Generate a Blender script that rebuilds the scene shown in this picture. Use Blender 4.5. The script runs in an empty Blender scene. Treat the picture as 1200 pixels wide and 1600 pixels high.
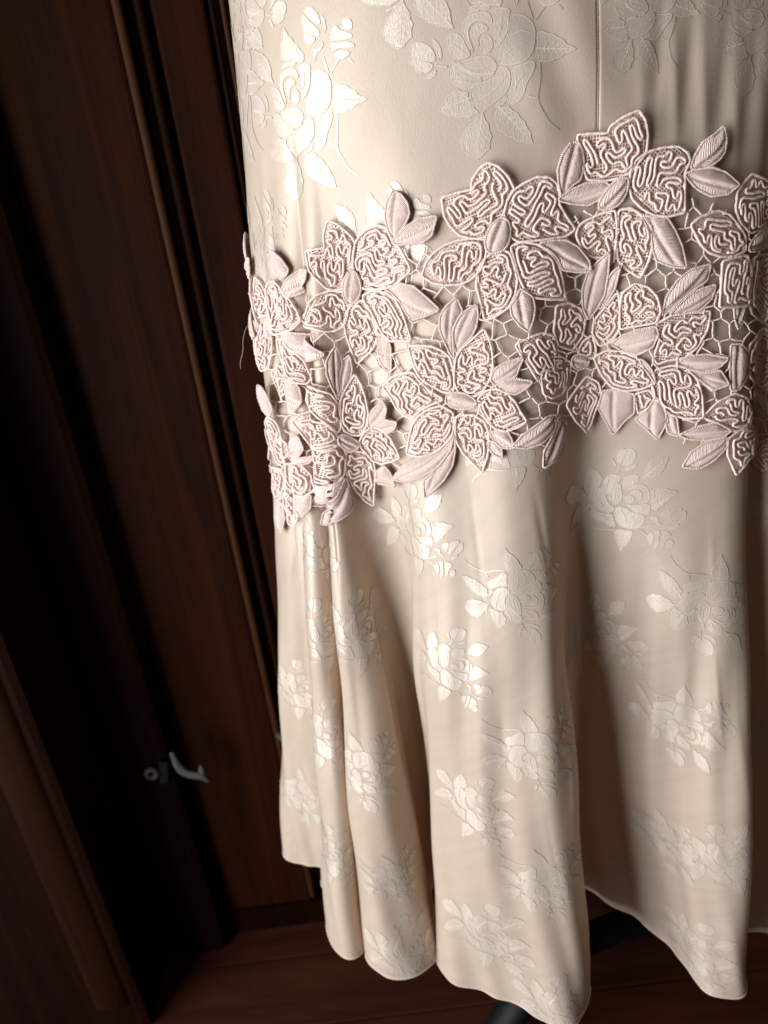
import bpy, math, random
import numpy as np
from mathutils import Vector, Matrix
from mathutils.bvhtree import BVHTree
from mathutils.geometry import delaunay_2d_cdt

random.seed(7); rng = np.random.default_rng(7)
scene = bpy.context.scene
COL = scene.collection

# ------------------------------------------------------------------ camera, light, exposure
CAM_H = 1.10
FPX = 1150.0                                   # focal length in pixels of a 1200 x 1600 picture
up = -np.array([330 / FPX, -2600 / FPX, -1.0]); up /= np.linalg.norm(up)
fw = np.array([0, 0, -1.0]); yy = fw - up * fw.dot(up); yy /= np.linalg.norm(yy); xx = np.cross(yy, up)
MROT = np.array([xx, yy, up])                  # camera axes -> world axes
camd = bpy.data.cameras.new('camera'); cam = bpy.data.objects.new('camera', camd); COL.objects.link(cam)
camd.sensor_fit = 'VERTICAL'; camd.sensor_height = 36.0; camd.lens = 36.0 * FPX / 1600.0
camd.clip_start = 0.02; camd.clip_end = 50
m4 = Matrix.Identity(4)
for i in range(3):
    for j in range(3): m4[i][j] = MROT[i][j]
m4.translation = Vector((0, 0, CAM_H)); cam.matrix_world = m4
camd.dof.use_dof = True; camd.dof.focus_distance = 0.50; camd.dof.aperture_fstop = 6.0
scene.camera = cam

w = bpy.data.worlds.new('World'); scene.world = w; w.use_nodes = True
bg = w.node_tree.nodes['Background']; bg.inputs[0].default_value = (1.0, 0.70, 0.47, 1); bg.inputs[1].default_value = 0.06

def area(name, loc, target, sx, sy, power, col):
    d = bpy.data.lights.new(name, 'AREA'); d.shape = 'RECTANGLE'; d.size = sx; d.size_y = sy
    d.energy = power; d.color = col
    o = bpy.data.objects.new(name, d); COL.objects.link(o); o.location = loc
    o.rotation_euler = (Vector(target) - Vector(loc)).to_track_quat('-Z', 'Y').to_euler()
    return o
area('window_light', (-1.55, -0.42, 0.92), (0.1, 0.5, 0.80), 1.40, 1.8, 78.0, (0.95, 0.985, 1.0))

vs = scene.view_settings
vs.view_transform = 'Standard'; vs.look = 'None'; vs.gamma = 1.0; vs.exposure = 0.05
vs.use_curve_mapping = False
scene.cycles.max_bounces = 10; scene.cycles.diffuse_bounces = 5; scene.cycles.glossy_bounces = 4
scene.cycles.transparent_max_bounces = 8

# ------------------------------------------------------------------ small helpers
def tag(o, label=None, cat=None, group=None, kind=None):
    if label: o['label'] = label
    if cat: o['category'] = cat
    if group: o['group'] = group
    if kind: o['kind'] = kind
    return o
def empty(name, loc=(0, 0, 0)):
    o = bpy.data.objects.new(name, None); COL.objects.link(o); o.location = loc; o.empty_display_size = .05
    return o
def mesh_obj(name, verts, faces, mat, parent=None, smooth=True, uv=None):
    me = bpy.data.meshes.new(name)
    me.from_pydata([tuple(map(float, v)) for v in verts], [], [tuple(map(int, f)) for f in faces])
    if uv is not None:
        lay = me.uv_layers.new(name='UVMap')
        li = np.empty(len(me.loops), dtype=np.int64); me.loops.foreach_get('vertex_index', li)
        lay.data.foreach_set('uv', np.asarray(uv, dtype=np.float32)[li].ravel())
    me.polygons.foreach_set('use_smooth', [smooth] * len(me.polygons))
    me.materials.append(mat)
    o = bpy.data.objects.new(name, me); COL.objects.link(o)
    if parent is not None: place_child(o, parent)
    return o
def place_child(o, parent):
    o.parent = parent
    loc = Vector((0, 0, 0)); p = parent
    while p is not None: loc += p.location; p = p.parent
    o.location = -loc                           # meshes are written in world coordinates

class Geo:
    def __init__(self): self.v = []; self.f = []; self.uv = []; self.n = 0
    def add(self, v, f, uv=None):
        v = np.asarray(v, float); f = np.asarray(f, int) + self.n
        self.v.append(v); self.f.extend(map(tuple, f)); self.n += len(v)
        self.uv.append(np.zeros((len(v), 2)) if uv is None else np.asarray(uv, float))
    def build(self, name, mat, parent=None, smooth=True):
        return mesh_obj(name, np.vstack(self.v), self.f, mat, parent, smooth, np.vstack(self.uv))

def tube_geo(g, pts, nrm, rad, sides=7, closed=False, flat=1.0, wob=0.0):
    """sweep a cord along pts; nrm = surface normals, flat = height/width"""
    P = np.asarray(pts, float); N = np.asarray(nrm, float); n = len(P)
    if n < 2: return
    if closed: T = np.roll(P, -1, 0) - np.roll(P, 1, 0)
    else: T = np.gradient(P, axis=0)
    T /= np.linalg.norm(T, axis=1)[:, None] + 1e-12
    B = np.cross(N, T); B /= np.linalg.norm(B, axis=1)[:, None] + 1e-12
    N2 = np.cross(T, B)
    R = np.broadcast_to(np.asarray(rad, float), (n,)).copy()
    if wob: R *= 1 + wob * rng.standard_normal(n)
    a = np.linspace(0, 2 * np.pi, sides, endpoint=False)
    ring = P[:, None, :] + R[:, None, None] * (np.cos(a)[None, :, None] * B[:, None, :] + flat * np.sin(a)[None, :, None] * N2[:, None, :])
    V = ring.reshape(-1, 3)
    seg = np.linalg.norm(np.diff(P, axis=0), axis=1); L = np.concatenate([[0], np.cumsum(seg)])
    uv = np.stack([np.repeat(L, sides), np.tile(a / (2 * np.pi) * 2 * np.pi, n) * np.repeat(R, sides)], 1)
    F = []
    m = n if closed else n - 1
    for i in range(m):
        i2 = (i + 1) % n
        for j in range(sides):
            j2 = (j + 1) % sides
            F.append((i * sides + j, i * sides + j2, i2 * sides + j2, i2 * sides + j))
    base = len(V)
    if not closed:
        V = np.vstack([V, P[:1], P[-1:]]); uv = np.vstack([uv, [[0, 0]], [[L[-1], 0]]])
        g.add(V, [(0, 0, 0)][:0] or np.zeros((0, 4), int), uv) if False else None
        idx = g.n
        g.v.append(V); g.uv.append(uv); g.n += len(V)
        g.f.extend([tuple(idx + q for q in f) for f in F])
        for j in range(sides):
            j2 = (j + 1) % sides
            g.f.append((idx + base, idx + j2, idx + j))
            g.f.append((idx + base + 1, idx + (n - 1) * sides + j, idx + (n - 1) * sides + j2))
    else:
        g.add(V, F, uv)

def chaikin(p, it=2, closed=True):
    p = np.asarray(p, float)
    for _ in range(it):
        if closed:
            q = np.roll(p, -1, 0)
            p = np.stack([.75 * p + .25 * q, .25 * p + .75 * q], 1).reshape(-1, 2)
        else:
            q = np.stack([.75 * p[:-1] + .25 * p[1:], .25 * p[:-1] + .75 * p[1:]], 1).reshape(-1, 2)
            p = np.vstack([p[:1], q, p[-1:]])
    return p
def resample(p, step, closed=True):
    p = np.asarray(p, float)
    q = np.vstack([p, p[:1]]) if closed else p
    d = np.concatenate([[0], np.cumsum(np.linalg.norm(np.diff(q, axis=0), axis=1))])
    n = max(4, int(round(d[-1] / step)))
    t = np.linspace(0, d[-1], n, endpoint=False) if closed else np.linspace(0, d[-1], n + 1)
    return np.stack([np.interp(t, d, q[:, i]) for i in range(q.shape[1])], 1)
def inside(pts, poly):
    x, y = pts[:, 0], pts[:, 1]; r = np.zeros(len(pts), bool)
    a = poly; b = np.roll(poly, -1, 0)
    for (x1, y1), (x2, y2) in zip(a, b):
        if y1 == y2: continue
        c = ((y1 > y) != (y2 > y)) & (x < (x2 - x1) * (y - y1) / (y2 - y1) + x1)
        r ^= c
    return r
def bdist(pts, poly):
    a = poly; b = np.roll(poly, -1, 0); d = b - a
    L = (d * d).sum(1) + 1e-18
    t = np.clip(((pts[:, None, :] - a[None]) * d[None]).sum(2) / L[None], 0, 1)
    q = a[None] + t[..., None] * d[None]
    return np.sqrt(((pts[:, None, :] - q) ** 2).sum(2)).min(1)
def sdist(pts, poly):
    return np.where(inside(pts, poly), 1, -1) * bdist(pts, poly)
def parea(p): return 0.5 * abs((p[:, 0] * np.roll(p[:, 1], -1) - p[:, 1] * np.roll(p[:, 0], -1)).sum())
def fill(poly, step):
    """triangulate a polygon with inner points"""
    n = len(poly); lo = poly.min(0); hi = poly.max(0)
    gx, gy = np.meshgrid(np.arange(lo[0], hi[0], step), np.arange(lo[1], hi[1], step * .87))
    gx = gx + (np.arange(gx.shape[0]) % 2)[:, None] * step * .5
    g = np.stack([gx.ravel(), gy.ravel()], 1)
    if len(g): g = g[sdist(g, poly) > step * .45]
    allp = np.vstack([poly, g]) if len(g) else poly
    S = 1000.0
    r = delaunay_2d_cdt([Vector(p * S) for p in allp], [(i, (i + 1) % n) for i in range(n)], [list(range(n))], 1, 1e-4)
    return np.array([(v.x, v.y) for v in r[0]]) / S, [tuple(f) for f in r[2]]

# ------------------------------------------------------------------ materials
def new_mat(name):
    m = bpy.data.materials.new(name); m.use_nodes = True
    nt = m.node_tree; b = nt.nodes['Principled BSDF']
    return m, nt, b, nt.nodes['Material Output']
def N(nt, typ, **kw):
    n = nt.nodes.new(typ)
    for k, v in kw.items():
        if k.startswith('_'): setattr(n, k[1:], v)
        else: n.inputs[k.replace('__', ' ')].default_value = v
    return n
def coord(nt, kind, scale):
    tc = N(nt, 'ShaderNodeTexCoord'); mp = N(nt, 'ShaderNodeMapping')
    mp.inputs['Scale'].default_value = scale
    nt.links.new(tc.outputs[kind], mp.inputs['Vector'])
    return mp.outputs['Vector']
def ramp(nt, fac, c0, c1, p0=0.36, p1=0.64):
    r = N(nt, 'ShaderNodeValToRGB'); r.color_ramp.elements[0].position = p0; r.color_ramp.elements[1].position = p1
    r.color_ramp.elements[0].color = (*c0, 1); r.color_ramp.elements[1].color = (*c1, 1)
    nt.links.new(fac, r.inputs['Fac']); return r.outputs['Color']

def cloth_mat(name, c0, c1, rough, metal, transl, crinkle, weave, aniso=0.0):
    m, nt, b, out = new_mat(name); L = nt.links
    n1 = N(nt, 'ShaderNodeTexNoise', Scale=1.0, Detail=3.0, Roughness=.6); L.new(coord(nt, 'UV', (60, 22, 1)), n1.inputs['Vector'])
    L.new(ramp(nt, n1.outputs['Fac'], c0, c1), b.inputs['Base Color'])
    b.inputs['Roughness'].default_value = rough; b.inputs['Metallic'].default_value = metal
    b.inputs['Specular IOR Level'].default_value = 0.45
    b.inputs['Sheen Weight'].default_value = 0.12; b.inputs['Sheen Roughness'].default_value = .4
    # crepe crinkle running down the cloth, plus the weave
    n2 = N(nt, 'ShaderNodeTexNoise', Scale=1.0, Detail=2.0, Roughness=.55); L.new(coord(nt, 'UV', (520, 130, 1)), n2.inputs['Vector'])
    n3 = N(nt, 'ShaderNodeTexNoise', Scale=1.0, Detail=1.0); L.new(coord(nt, 'UV', (1700, 380, 1)), n3.inputs['Vector'])
    b1 = N(nt, 'ShaderNodeBump', Strength=crinkle, Distance=.0006); L.new(n2.outputs['Fac'], b1.inputs['Height'])
    b2 = N(nt, 'ShaderNodeBump', Strength=weave, Distance=.0003); L.new(n3.outputs['Fac'], b2.inputs['Height'])
    L.new(b1.outputs['Normal'], b2.inputs['Normal']); L.new(b2.outputs['Normal'], b.inputs['Normal'])
    if aniso:
        tg = N(nt, 'ShaderNodeTangent'); tg.direction_type = 'UV_MAP'; tg.uv_map = 'UVMap'
        L.new(tg.outputs['Tangent'], b.inputs['Tangent']); b.inputs['Anisotropic'].default_value = aniso; b.inputs['Anisotropic Rotation'].default_value = 0.0
    if transl > 0:
        t = N(nt, 'ShaderNodeBsdfTranslucent'); t.inputs['Color'].default_value = (c1[0] * 1.25, c1[1] * .95, c1[2] * .70, 1)
        mx = N(nt, 'ShaderNodeMixShader'); mx.inputs[0].default_value = transl
        L.new(b.outputs['BSDF'], mx.inputs[1]); L.new(t.outputs['BSDF'], mx.inputs[2]); L.new(mx.outputs[0], out.inputs['Surface'])
    return m
SATIN = cloth_mat('champagne_satin', (.585, .475, .38), (.625, .51, .41), .39, .10, .24, .07, .34, .65)
MOTIF = cloth_mat('woven_rose_satin', (.53, .45, .375), (.61, .525, .45), .42, .30, .0, .15, .45)
VEIN = cloth_mat('woven_rose_outline', (.58, .47, .38), (.66, .54, .44), .55, .0, .0, .2, .4)
HEM = cloth_mat('rolled_hem_satin', (.58, .46, .37), (.64, .51, .42), .5, .05, .0, .2, .3)
SEAM = cloth_mat('seam_thread', (.42, .30, .24), (.50, .37, .29), .7, .0, .0, .2, .4)

def lace_mat(name, c0, c1, freq, strength, rough=.42):
    m, nt, b, out = new_mat(name); L = nt.links
    n1 = N(nt, 'ShaderNodeTexNoise', Scale=420.0, Detail=2.0); L.new(coord(nt, 'Object', (1, 1, 1)), n1.inputs['Vector'])
    L.new(ramp(nt, n1.outputs['Fac'], c0, c1, .25, .75), b.inputs['Base Color'])
    b.inputs['Roughness'].default_value = rough; b.inputs['Specular IOR Level'].default_value = .8
    b.inputs['Sheen Weight'].default_value = .35; b.inputs['Sheen Roughness'].default_value = .35
    wv = N(nt, 'ShaderNodeTexWave', Scale=1.0, Distortion=2.2, Detail=2.0); wv.inputs['Detail Scale'].default_value = 1.5
    L.new(coord(nt, 'UV', (freq, freq * .35, 1)), wv.inputs['Vector'])
    b1 = N(nt, 'ShaderNodeBump', Strength=strength, Distance=.0007); L.new(wv.outputs['Fac'], b1.inputs['Height'])
    b2 = N(nt, 'ShaderNodeBump', Strength=.35, Distance=.0008); L.new(n1.outputs['Fac'], b2.inputs['Height'])
    L.new(b1.outputs['Normal'], b2.inputs['Normal']); L.new(b2.outputs['Normal'], b.inputs['Normal'])
    return m
CORD = lace_mat('pink_lace_cord', (.91, .69, .63), (.97, .80, .74), 380, .55, .34)
LEAF = lace_mat('pink_satin_stitch', (.84, .61, .54), (.94, .75, .68), 300, .85, .40)
NET = lace_mat('shaded_lace_net', (.80, .545, .465), (.88, .645, .56), 300, .3, .6)  # same thread as the cord, shade of the hollows put into its colour

def wood_mat(name, c0, c1, rough, scale=(34, 34, 1.6), spec=.4):
    m, nt, b, out = new_mat(name); L = nt.links
    n1 = N(nt, 'ShaderNodeTexNoise', Scale=1.0, Detail=6.0, Roughness=.65, Distortion=.6); L.new(coord(nt, 'Object', scale), n1.inputs['Vector'])
    L.new(ramp(nt, n1.outputs['Fac'], c0, c1), b.inputs['Base Color'])
    n2 = N(nt, 'ShaderNodeTexNoise', Scale=1.0, Detail=4.0); L.new(coord(nt, 'Object', tuple(s * 9 for s in scale)), n2.inputs['Vector'])
    bb = N(nt, 'ShaderNodeBump', Strength=.25, Distance=.001); L.new(n2.outputs['Fac'], bb.inputs['Height']); L.new(bb.outputs['Normal'], b.inputs['Normal'])
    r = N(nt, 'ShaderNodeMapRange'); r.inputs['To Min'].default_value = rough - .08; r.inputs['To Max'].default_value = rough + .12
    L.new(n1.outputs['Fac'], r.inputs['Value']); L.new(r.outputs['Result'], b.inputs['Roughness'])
    b.inputs['Specular IOR Level'].default_value = spec
    return m
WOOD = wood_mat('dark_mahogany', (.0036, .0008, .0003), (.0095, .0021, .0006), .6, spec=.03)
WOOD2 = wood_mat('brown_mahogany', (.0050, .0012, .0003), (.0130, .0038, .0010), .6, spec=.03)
DOORW = wood_mat('door_mahogany', (.0095, .0020, .0006), (.0230, .0056, .0016), .6, spec=.04)  # colour lightened in place of the light that the post blocks
EDGE = wood_mat('pale_mahogany_edge', (.024, .0080, .0022), (.038, .013, .0036), .55, spec=.08)  # paler brown than the other mouldings
FLOORM = wood_mat('floor_boards', (.022, .0055, .0019), (.052, .0135, .0045), .42, (1.4, 16, 10))
def plain(name, c, rough, metal=0.0):
    m, nt, b, out = new_mat(name); L = nt.links
    n1 = N(nt, 'ShaderNodeTexNoise', Scale=60.0, Detail=4.0); L.new(coord(nt, 'Object', (1, 1, 1)), n1.inputs['Vector'])
    L.new(ramp(nt, n1.outputs['Fac'], tuple(q * .7 for q in c), tuple(q * 1.15 for q in c)), b.inputs['Base Color'])
    b.inputs['Roughness'].default_value = rough; b.inputs['Metallic'].default_value = metal; b.inputs['Specular IOR Level'].default_value = .2
    return m
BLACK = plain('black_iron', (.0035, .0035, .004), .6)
STEEL = plain('worn_nickel', (.07, .068, .06), .6, .2)
LINEN = plain('dress_form_linen', (.35, .30, .25), .9)
THREAD = plain('loose_thread', (.55, .38, .30), .7)

# ------------------------------------------------------------------ pixel rays (for reading the photograph's layout)
def ray(px, py):
    c = np.array([(px - 600) / FPX, (800 - py) / FPX, -1.0]); r = MROT @ c
    return r / np.linalg.norm(r)

# ------------------------------------------------------------------ the dress surface
CX, CY = 0.16, 0.632
# hem X, hem Y, lace-line X (front) or angle in degrees (strings = back), offset at lace line (+ = towards viewer)
FR = [
 (-.172, .648, -.0930, .000), (-.150, .628, -.0880, .003), (-.126, .622, -.0815, .000), (-.112, .618, -.0760, -.005),
 (-.122, .597, -.0710, .000), (-.108, .584, -.0660, -.004), (-.117, .552, -.0600, .004), (-.106, .518, -.0555, .007),
 (-.091, .508, -.0515, .006), (-.077, .522, -.0480, .001), (-.070, .556, -.0450, -.006), (-.070, .556, -.0440, -.006),
 (-.0745, .512, -.0415, .003), (-.060, .485, -.0390, .009), (-.040, .480, -.0360, .012), (-.013, .488, -.0325, .011), (.002, .508, -.0295, .006),
 (-.001, .540, -.0260, -.001), (-.006, .572, -.0190, -.008), (.010, .583, -.0080, -.012), (.016, .560, .0050, -.011),
 (.005, .522, .0170, -.006), (.001, .492, .0270, .000), (.010, .470, .0360, .003), (.030, .456, .0470, .005), (.060, .441, .0650, .006),
 (.093, .420, .0880, .012), (.112, .415, .1030, .011), (.126, .423, .1140, .008), (.1345, .447, .1230, .002), (.1380, .485, .1310, -.006),
 (.1400, .525, .1390, -.012), (.1450, .552, .1480, -.017), (.1580, .558, .1570, -.018), (.1760, .544, .1670, -.015), (.1970, .519, .1790, -.009), (.2180, .490, .1940, -.002),
 (.2320, .458, .2130, .004), (.2430, .430, .2340, .008), (.2600, .418, .2510, .010), (.2760, .427, .2650, .007), (.2830, .455, .2750, -.002),
 (.2940, .484, .2840, -.012), (.3130, .482, .2940, -.012), (.3380, .462, .3080, .000), (.3660, .452, .3240, .006), (.3880, .468, .3380, .004),
 (.3960, .505, .3480, -.004), (.4140, .520, .3590, -.006), (.4420, .525, .3720, .002), (.4640, .550, .3840, .004), (.4680, .590, .3940, .000)]
BK = [(.488, .640, 180), (.470, .690, 200), (.485, .740, 222), (.430, .770, 240), (.370, .815, 255), (.300, .800, 268), (.230, .835, 280),
      (.150, .805, 292), (.070, .830, 304), (.010, .785, 318), (-.070, .775, 332), (-.110, .725, 346), (-.165, .690, 356)]
def spline_periodic(P, m):
    """cubic periodic Catmull-Rom, m samples per span"""
    P = np.asarray(P, float); n = len(P); t = np.linspace(0, 1, m, endpoint=False)
    out = []
    for i in range(n):
        a, b, c, d = P[(i - 1) % n], P[i], P[(i + 1) % n], P[(i + 2) % n]
        for s in t:
            out.append(.5 * ((2 * b) + (-a + c) * s + (2 * a - 5 * b + 4 * c - d) * s * s + (-a + 3 * b - 3 * c + d) * s ** 3))
    return np.array(out)
A2, B2 = .249, .140
rows = []
for hx, hy, lx, off in FR:
    c = np.clip((CX - lx) / A2, -1, 1); phi = math.acos(c); rows.append((hx, hy, phi, off))
for hx, hy, a in BK: rows.append((hx, hy, math.radians(a), 0.0))
rows = np.array(rows)
NR = len(rows)
# make the angle continuous over the loop: interpolate phi - index ramp
ph = rows[:, 2].copy(); ramp_ = np.arange(NR) * 2 * np.pi / NR
M_ = 40
ctrl = np.column_stack([rows[:, 0], rows[:, 1], ph - ramp_, rows[:, 3]])
sp = spline_periodic(ctrl, M_)
sp[:, 2] += np.arange(NR * M_) / M_ * 2 * np.pi / NR
# smooth the hem a little so that folds are round
def circ_smooth(a, k):
    for _ in range(k): a = .25 * np.roll(a, 1, 0) + .5 * a + .25 * np.roll(a, -1, 0)
    return a
sp[:, 0:2] = circ_smooth(sp[:, 0:2], 150); sp[:, 3] = circ_smooth(sp[:, 3], 200)
dph = sp[:, 2] - np.arange(NR * M_) / (NR * M_) * 2 * np.pi
sp[:, 2] = circ_smooth(dph, 200) + np.arange(NR * M_) / (NR * M_) * 2 * np.pi
# columns: equal steps of a mix of hem and lace-line arc length
cl = np.column_stack([-A2 * np.cos(sp[:, 2]), -B2 * np.sin(sp[:, 2])])
d1 = np.linalg.norm(np.roll(sp[:, :2], -1, 0) - sp[:, :2], axis=1); d2 = np.linalg.norm(np.roll(cl, -1, 0) - cl, axis=1)
dd = np.concatenate([[0], np.cumsum(d1 + d2)])
K = 1200
tt = np.linspace(0, dd[-1], K, endpoint=False)
ext = np.vstack([sp, sp[:1] + np.array([0, 0, 2 * np.pi, 0])])
cols = np.stack([np.interp(tt, dd, ext[:, i]) for i in range(4)], 1)       # K x (hx,hy,phi,off)
cols = np.roll(cols, 240, axis=0)                                           # column 0 lies at the back

Z_TOP, Z1, Z2, ZH = .34, .02, -.205, -.71
zr = np.concatenate([np.linspace(Z_TOP, .10, 24, endpoint=False), np.linspace(.10, -.24, 130, endpoint=False), np.linspace(-.24, ZH, 150)])
V = len(zr)
def smooth01(t): t = np.clip(t, 0, 1); return t * t * (3 - 2 * t)
phi = cols[:, 2]
P = np.zeros((V, K, 3))
for i, z in enumerate(zr):
    # hip shape of the form
    a = np.interp(z, [ZH, Z2, -.06, .06, .16, .34], [A2 + .004, A2, .240, .230, .221, .195])
    b = np.interp(z, [ZH, Z2, -.06, .06, .16, .34], [B2, B2, .136, .134, .130, .112])
    ex = CX - a * np.cos(phi); ey = CY - b * np.sin(phi)
    nx = -np.cos(phi) / a; ny = -np.sin(phi) / b; nl = np.hypot(nx, ny); nx /= nl; ny /= nl
    wo = np.interp(z, [Z2, -.12, -.03, .05], [1, .75, .25, 0])
    o = cols[:, 3] * wo
    ex = ex + nx * o; ey = ey + ny * o
    t = np.clip((Z2 + .055 - z) / (Z2 + .055 - ZH), 0, 1)
    e = .16
    wgt = np.where(t < e, t * t / (2 * e), t - e / 2) / (1 - e / 2)
    wgt = wgt + .05 * np.clip((t - .9) / .1, 0, 1) ** 2 * 0
    P[i, :, 0] = ex + (cols[:, 0] - ex) * wgt
    P[i, :, 1] = ey + (cols[:, 1] - ey) * wgt
    P[i, :, 2] = z
# soft waves, pulls and puckers of real cloth, along the normal
def normals(P):
    du = np.roll(P, -1, 1) - np.roll(P, 1, 1); dv = np.gradient(P, axis=0)
    n = np.cross(dv, du); n /= np.linalg.norm(n, axis=2)[..., None] + 1e-12
    return n
NRM = normals(P)
cxx = P[..., 0]; czz = P[..., 2]
front = (P[..., 1] < CY)
disp = np.zeros((V, K))
# gathers right of the seam, above the lace
for gx_, gz_, gw_, gh_, ga_ in ((.196, .05, .0045, .030, -.0016), (.207, .030, .004, .035, .0016), (.216, .045, .005, .028, -.0018), (.226, .02, .0045, .03, .0020), (.238, .035, .005, .035, -.0017),
                             (.248, .01, .0045, .028, .0018), (.258, .03, .005, .04, -.0014), (.268, .0, .006, .03, .0016), (.280, .03, .006, .05, -.0012), (.186, .03, .004, .03, .0008), (.222, .075, .006, .03, .001), (.25, .08, .006, .03, -.0009)):
    xc = gx_ + .06 * (czz - gz_) * math.sin(gx_ * 300)
    disp += .62 * ga_ * np.exp(-((cxx - xc) / gw_) ** 2) * np.exp(-((czz - gz_) / gh_) ** 2) * front
env = np.exp(-((cxx - .135) / .03) ** 2) * np.exp(-((czz - .06) / .06) ** 2) * front
disp += env * .0012 * np.sin(cxx * 150 + czz * 60)
# broad unevenness
disp += .0012 * np.sin(cxx * 23 + czz * 31) * smooth01((-.2 - czz) / .15)
disp += .0009 * np.sin(cxx * 61 - czz * 17 + 2) * smooth01((-.3 - czz) / .2)
disp += .0007 * np.sin(cxx * 47 + 1.7 * np.sin(czz * 25)) * front
uu = (np.arange(K)[None, :] - 240) / K * 2.6 + .02 * np.sin(czz * 9)
low = smooth01((-.22 - czz) / .25)
disp += low * (.0022 * np.sin(uu * 2 * np.pi / .115 + czz * 5) + .0014 * np.sin(uu * 2 * np.pi / .067 - czz * 7 + 1) + .0009 * np.sin(uu * 2 * np.pi / .041 + czz * 11 + 2))
hemz = smooth01((-.60 - czz) / .11)
disp += .4 * hemz * (.0006 * np.sin(uu * 2 * np.pi / .036 + .7) + .0004 * np.sin(uu * 2 * np.pi / .023 + 2.1))
cr = np.random.default_rng(11)
for _ in range(46):                              # small creases and pulls
    u0 = cr.uniform(.02, 1.5); z0 = cr.choice([cr.uniform(-.34, -.20), cr.uniform(-.66, -.34)]); ww_ = cr.uniform(.003, .0065); ll = cr.uniform(.02, .055); sl = cr.uniform(-.28, .28); am = cr.choice([-1, 1]) * cr.uniform(.0004, .0010)
    disp += am * np.exp(-((uu - u0 - sl * (czz - z0)) / ww_) ** 2) * np.exp(-((czz - z0) / ll) ** 2)
P = P + NRM * disp[..., None]
P[..., 2] += CAM_H
NRM = normals(P)
NRM = np.where((NRM[:, :, None, :].reshape(V, K, 3) * (P - np.array([CX, CY, 0]))[..., :]).sum(2).mean() > 0, NRM, -NRM)

# wrap in column direction for sampling: columns 0..K
PW = np.concatenate([P, P[:, :1]], 1); NW = np.concatenate([NRM, NRM[:, :1]], 1)
LROW = np.concatenate([np.zeros((V, 1)), np.cumsum(np.linalg.norm(np.diff(PW, axis=1), axis=2), axis=1)], 1)
def bil(A, v, k):
    v = np.clip(v, 0, V - 1.0001); k = np.clip(k, 0, K - .0001)
    i = v.astype(int); j = k.astype(int); fv = v - i; fk = k - j
    if A.ndim == 3: fv = fv[:, None]; fk = fk[:, None]
    return (A[i, j] * (1 - fk) + A[i, j + 1] * fk) * (1 - fv) + (A[i + 1, j] * (1 - fk) + A[i + 1, j + 1] * fk) * fv
class Frame:
    """local cloth coordinates in metres round a point (v0,k0) of the dress"""
    def __init__(s, v0, k0):
        s.v0, s.k0 = v0, k0
        vv = np.arange(V, dtype=float); mer = bil(PW, vv, np.full(V, k0))
        s.mer = np.concatenate([[0], np.cumsum(np.linalg.norm(np.diff(mer, axis=0), axis=1))])
        s.m0 = np.interp(v0, vv, s.mer); s.vv = vv
    def to_vk(s, xy):
        xy = np.asarray(xy, float)
        v = np.interp(s.m0 - xy[:, 1], s.mer, s.vv)
        base = bil(LROW, v, np.full(len(v), s.k0)); tgt = base + xy[:, 0]
        lo = np.zeros(len(v)); hi = np.full(len(v), K - .001)
        for _ in range(24):
            mid = (lo + hi) / 2; g = bil(LROW, v, mid) < tgt
            lo = np.where(g, mid, lo); hi = np.where(g, hi, mid)
        return v, (lo + hi) / 2
    def from_vk(s, v, k):
        v = np.asarray(v, float); k = np.asarray(k, float)
        y = s.m0 - np.interp(v, s.vv, s.mer)
        x = bil(LROW, v, k) - bil(LROW, v, np.full(len(v), s.k0))
        return np.stack([x, y], 1)
    def world(s, xy, off):
        v, k = s.to_vk(xy); n = bil(NW, v, k); n /= np.linalg.norm(n, axis=1)[:, None]
        return bil(PW, v, k) + n * np.broadcast_to(np.asarray(off, float), (len(v),))[:, None], n

# ray casting of photograph pixels on the dress
tv = [Vector(p) for p in P.reshape(-1, 3)]
tri = []
for i in range(V - 1):
    for j in range(K):
        a = i * K + j; b = i * K + (j + 1) % K
        tri.append((a, b, b + K)); tri.append((a, b + K, a + K))
BVH = BVHTree.FromPolygons(tv, tri)
ORG = Vector((0, 0, CAM_H))
def hit(px, py):
    d = ray(px, py)
    loc, n, idx, dist = BVH.ray_cast(ORG, Vector(d))
    if loc is None: return None
    q = idx // 2; i, j = q // K, q % K
    A = P[i, j]; B = P[i, (j + 1) % K]; D = P[i + 1, j]
    r = np.array(loc) - A; e1 = B - A; e2 = D - A
    g = np.linalg.lstsq(np.stack([e1, e2], 1), r, rcond=None)[0]
    return i + float(np.clip(g[1], 0, 1)), j + float(np.clip(g[0], 0, 1))

# ------------------------------------------------------------------ the dress: panels, flounce, hem
dress = empty('dress', (CX, CY, CAM_H + ZH))
tag(dress, 'champagne satin dress with woven roses and a band of pink lace flowers', 'dress')
i_split = int(np.argmin(abs(zr - (-.150))))
k_seam = hit(936, 110)[1]
ks = int(round(k_seam))
front_mid_u = LROW[:, ks]
def sheet(name, i0, i1, cols_idx, mat, tuck=None):
    g = P[i0:i1 + 1][:, cols_idx].copy()
    n, m = g.shape[:2]
    if tuck is not None: g -= NRM[i0:i1 + 1][:, cols_idx] * tuck[None, :, None]
    F = [(i * m + j, i * m + j + 1, (i + 1) * m + j + 1, (i + 1) * m + j) for i in range(n - 1) for j in range(m - 1)]
    u = np.array([LROW[i0:i1 + 1, c] for c in cols_idx]).T
    vv = np.repeat((P[i0:i1 + 1, 0, 2])[:, None], m, 1)
    return mesh_obj(name, g.reshape(-1, 3), F, mat, dress, True, np.stack([u.ravel(), vv.ravel()], 1))
half = K // 2
cL = [(ks - half + q) % K for q in range(half + 1)]; cR = [(ks + q) % K for q in range(K - half + 1)]
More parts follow.
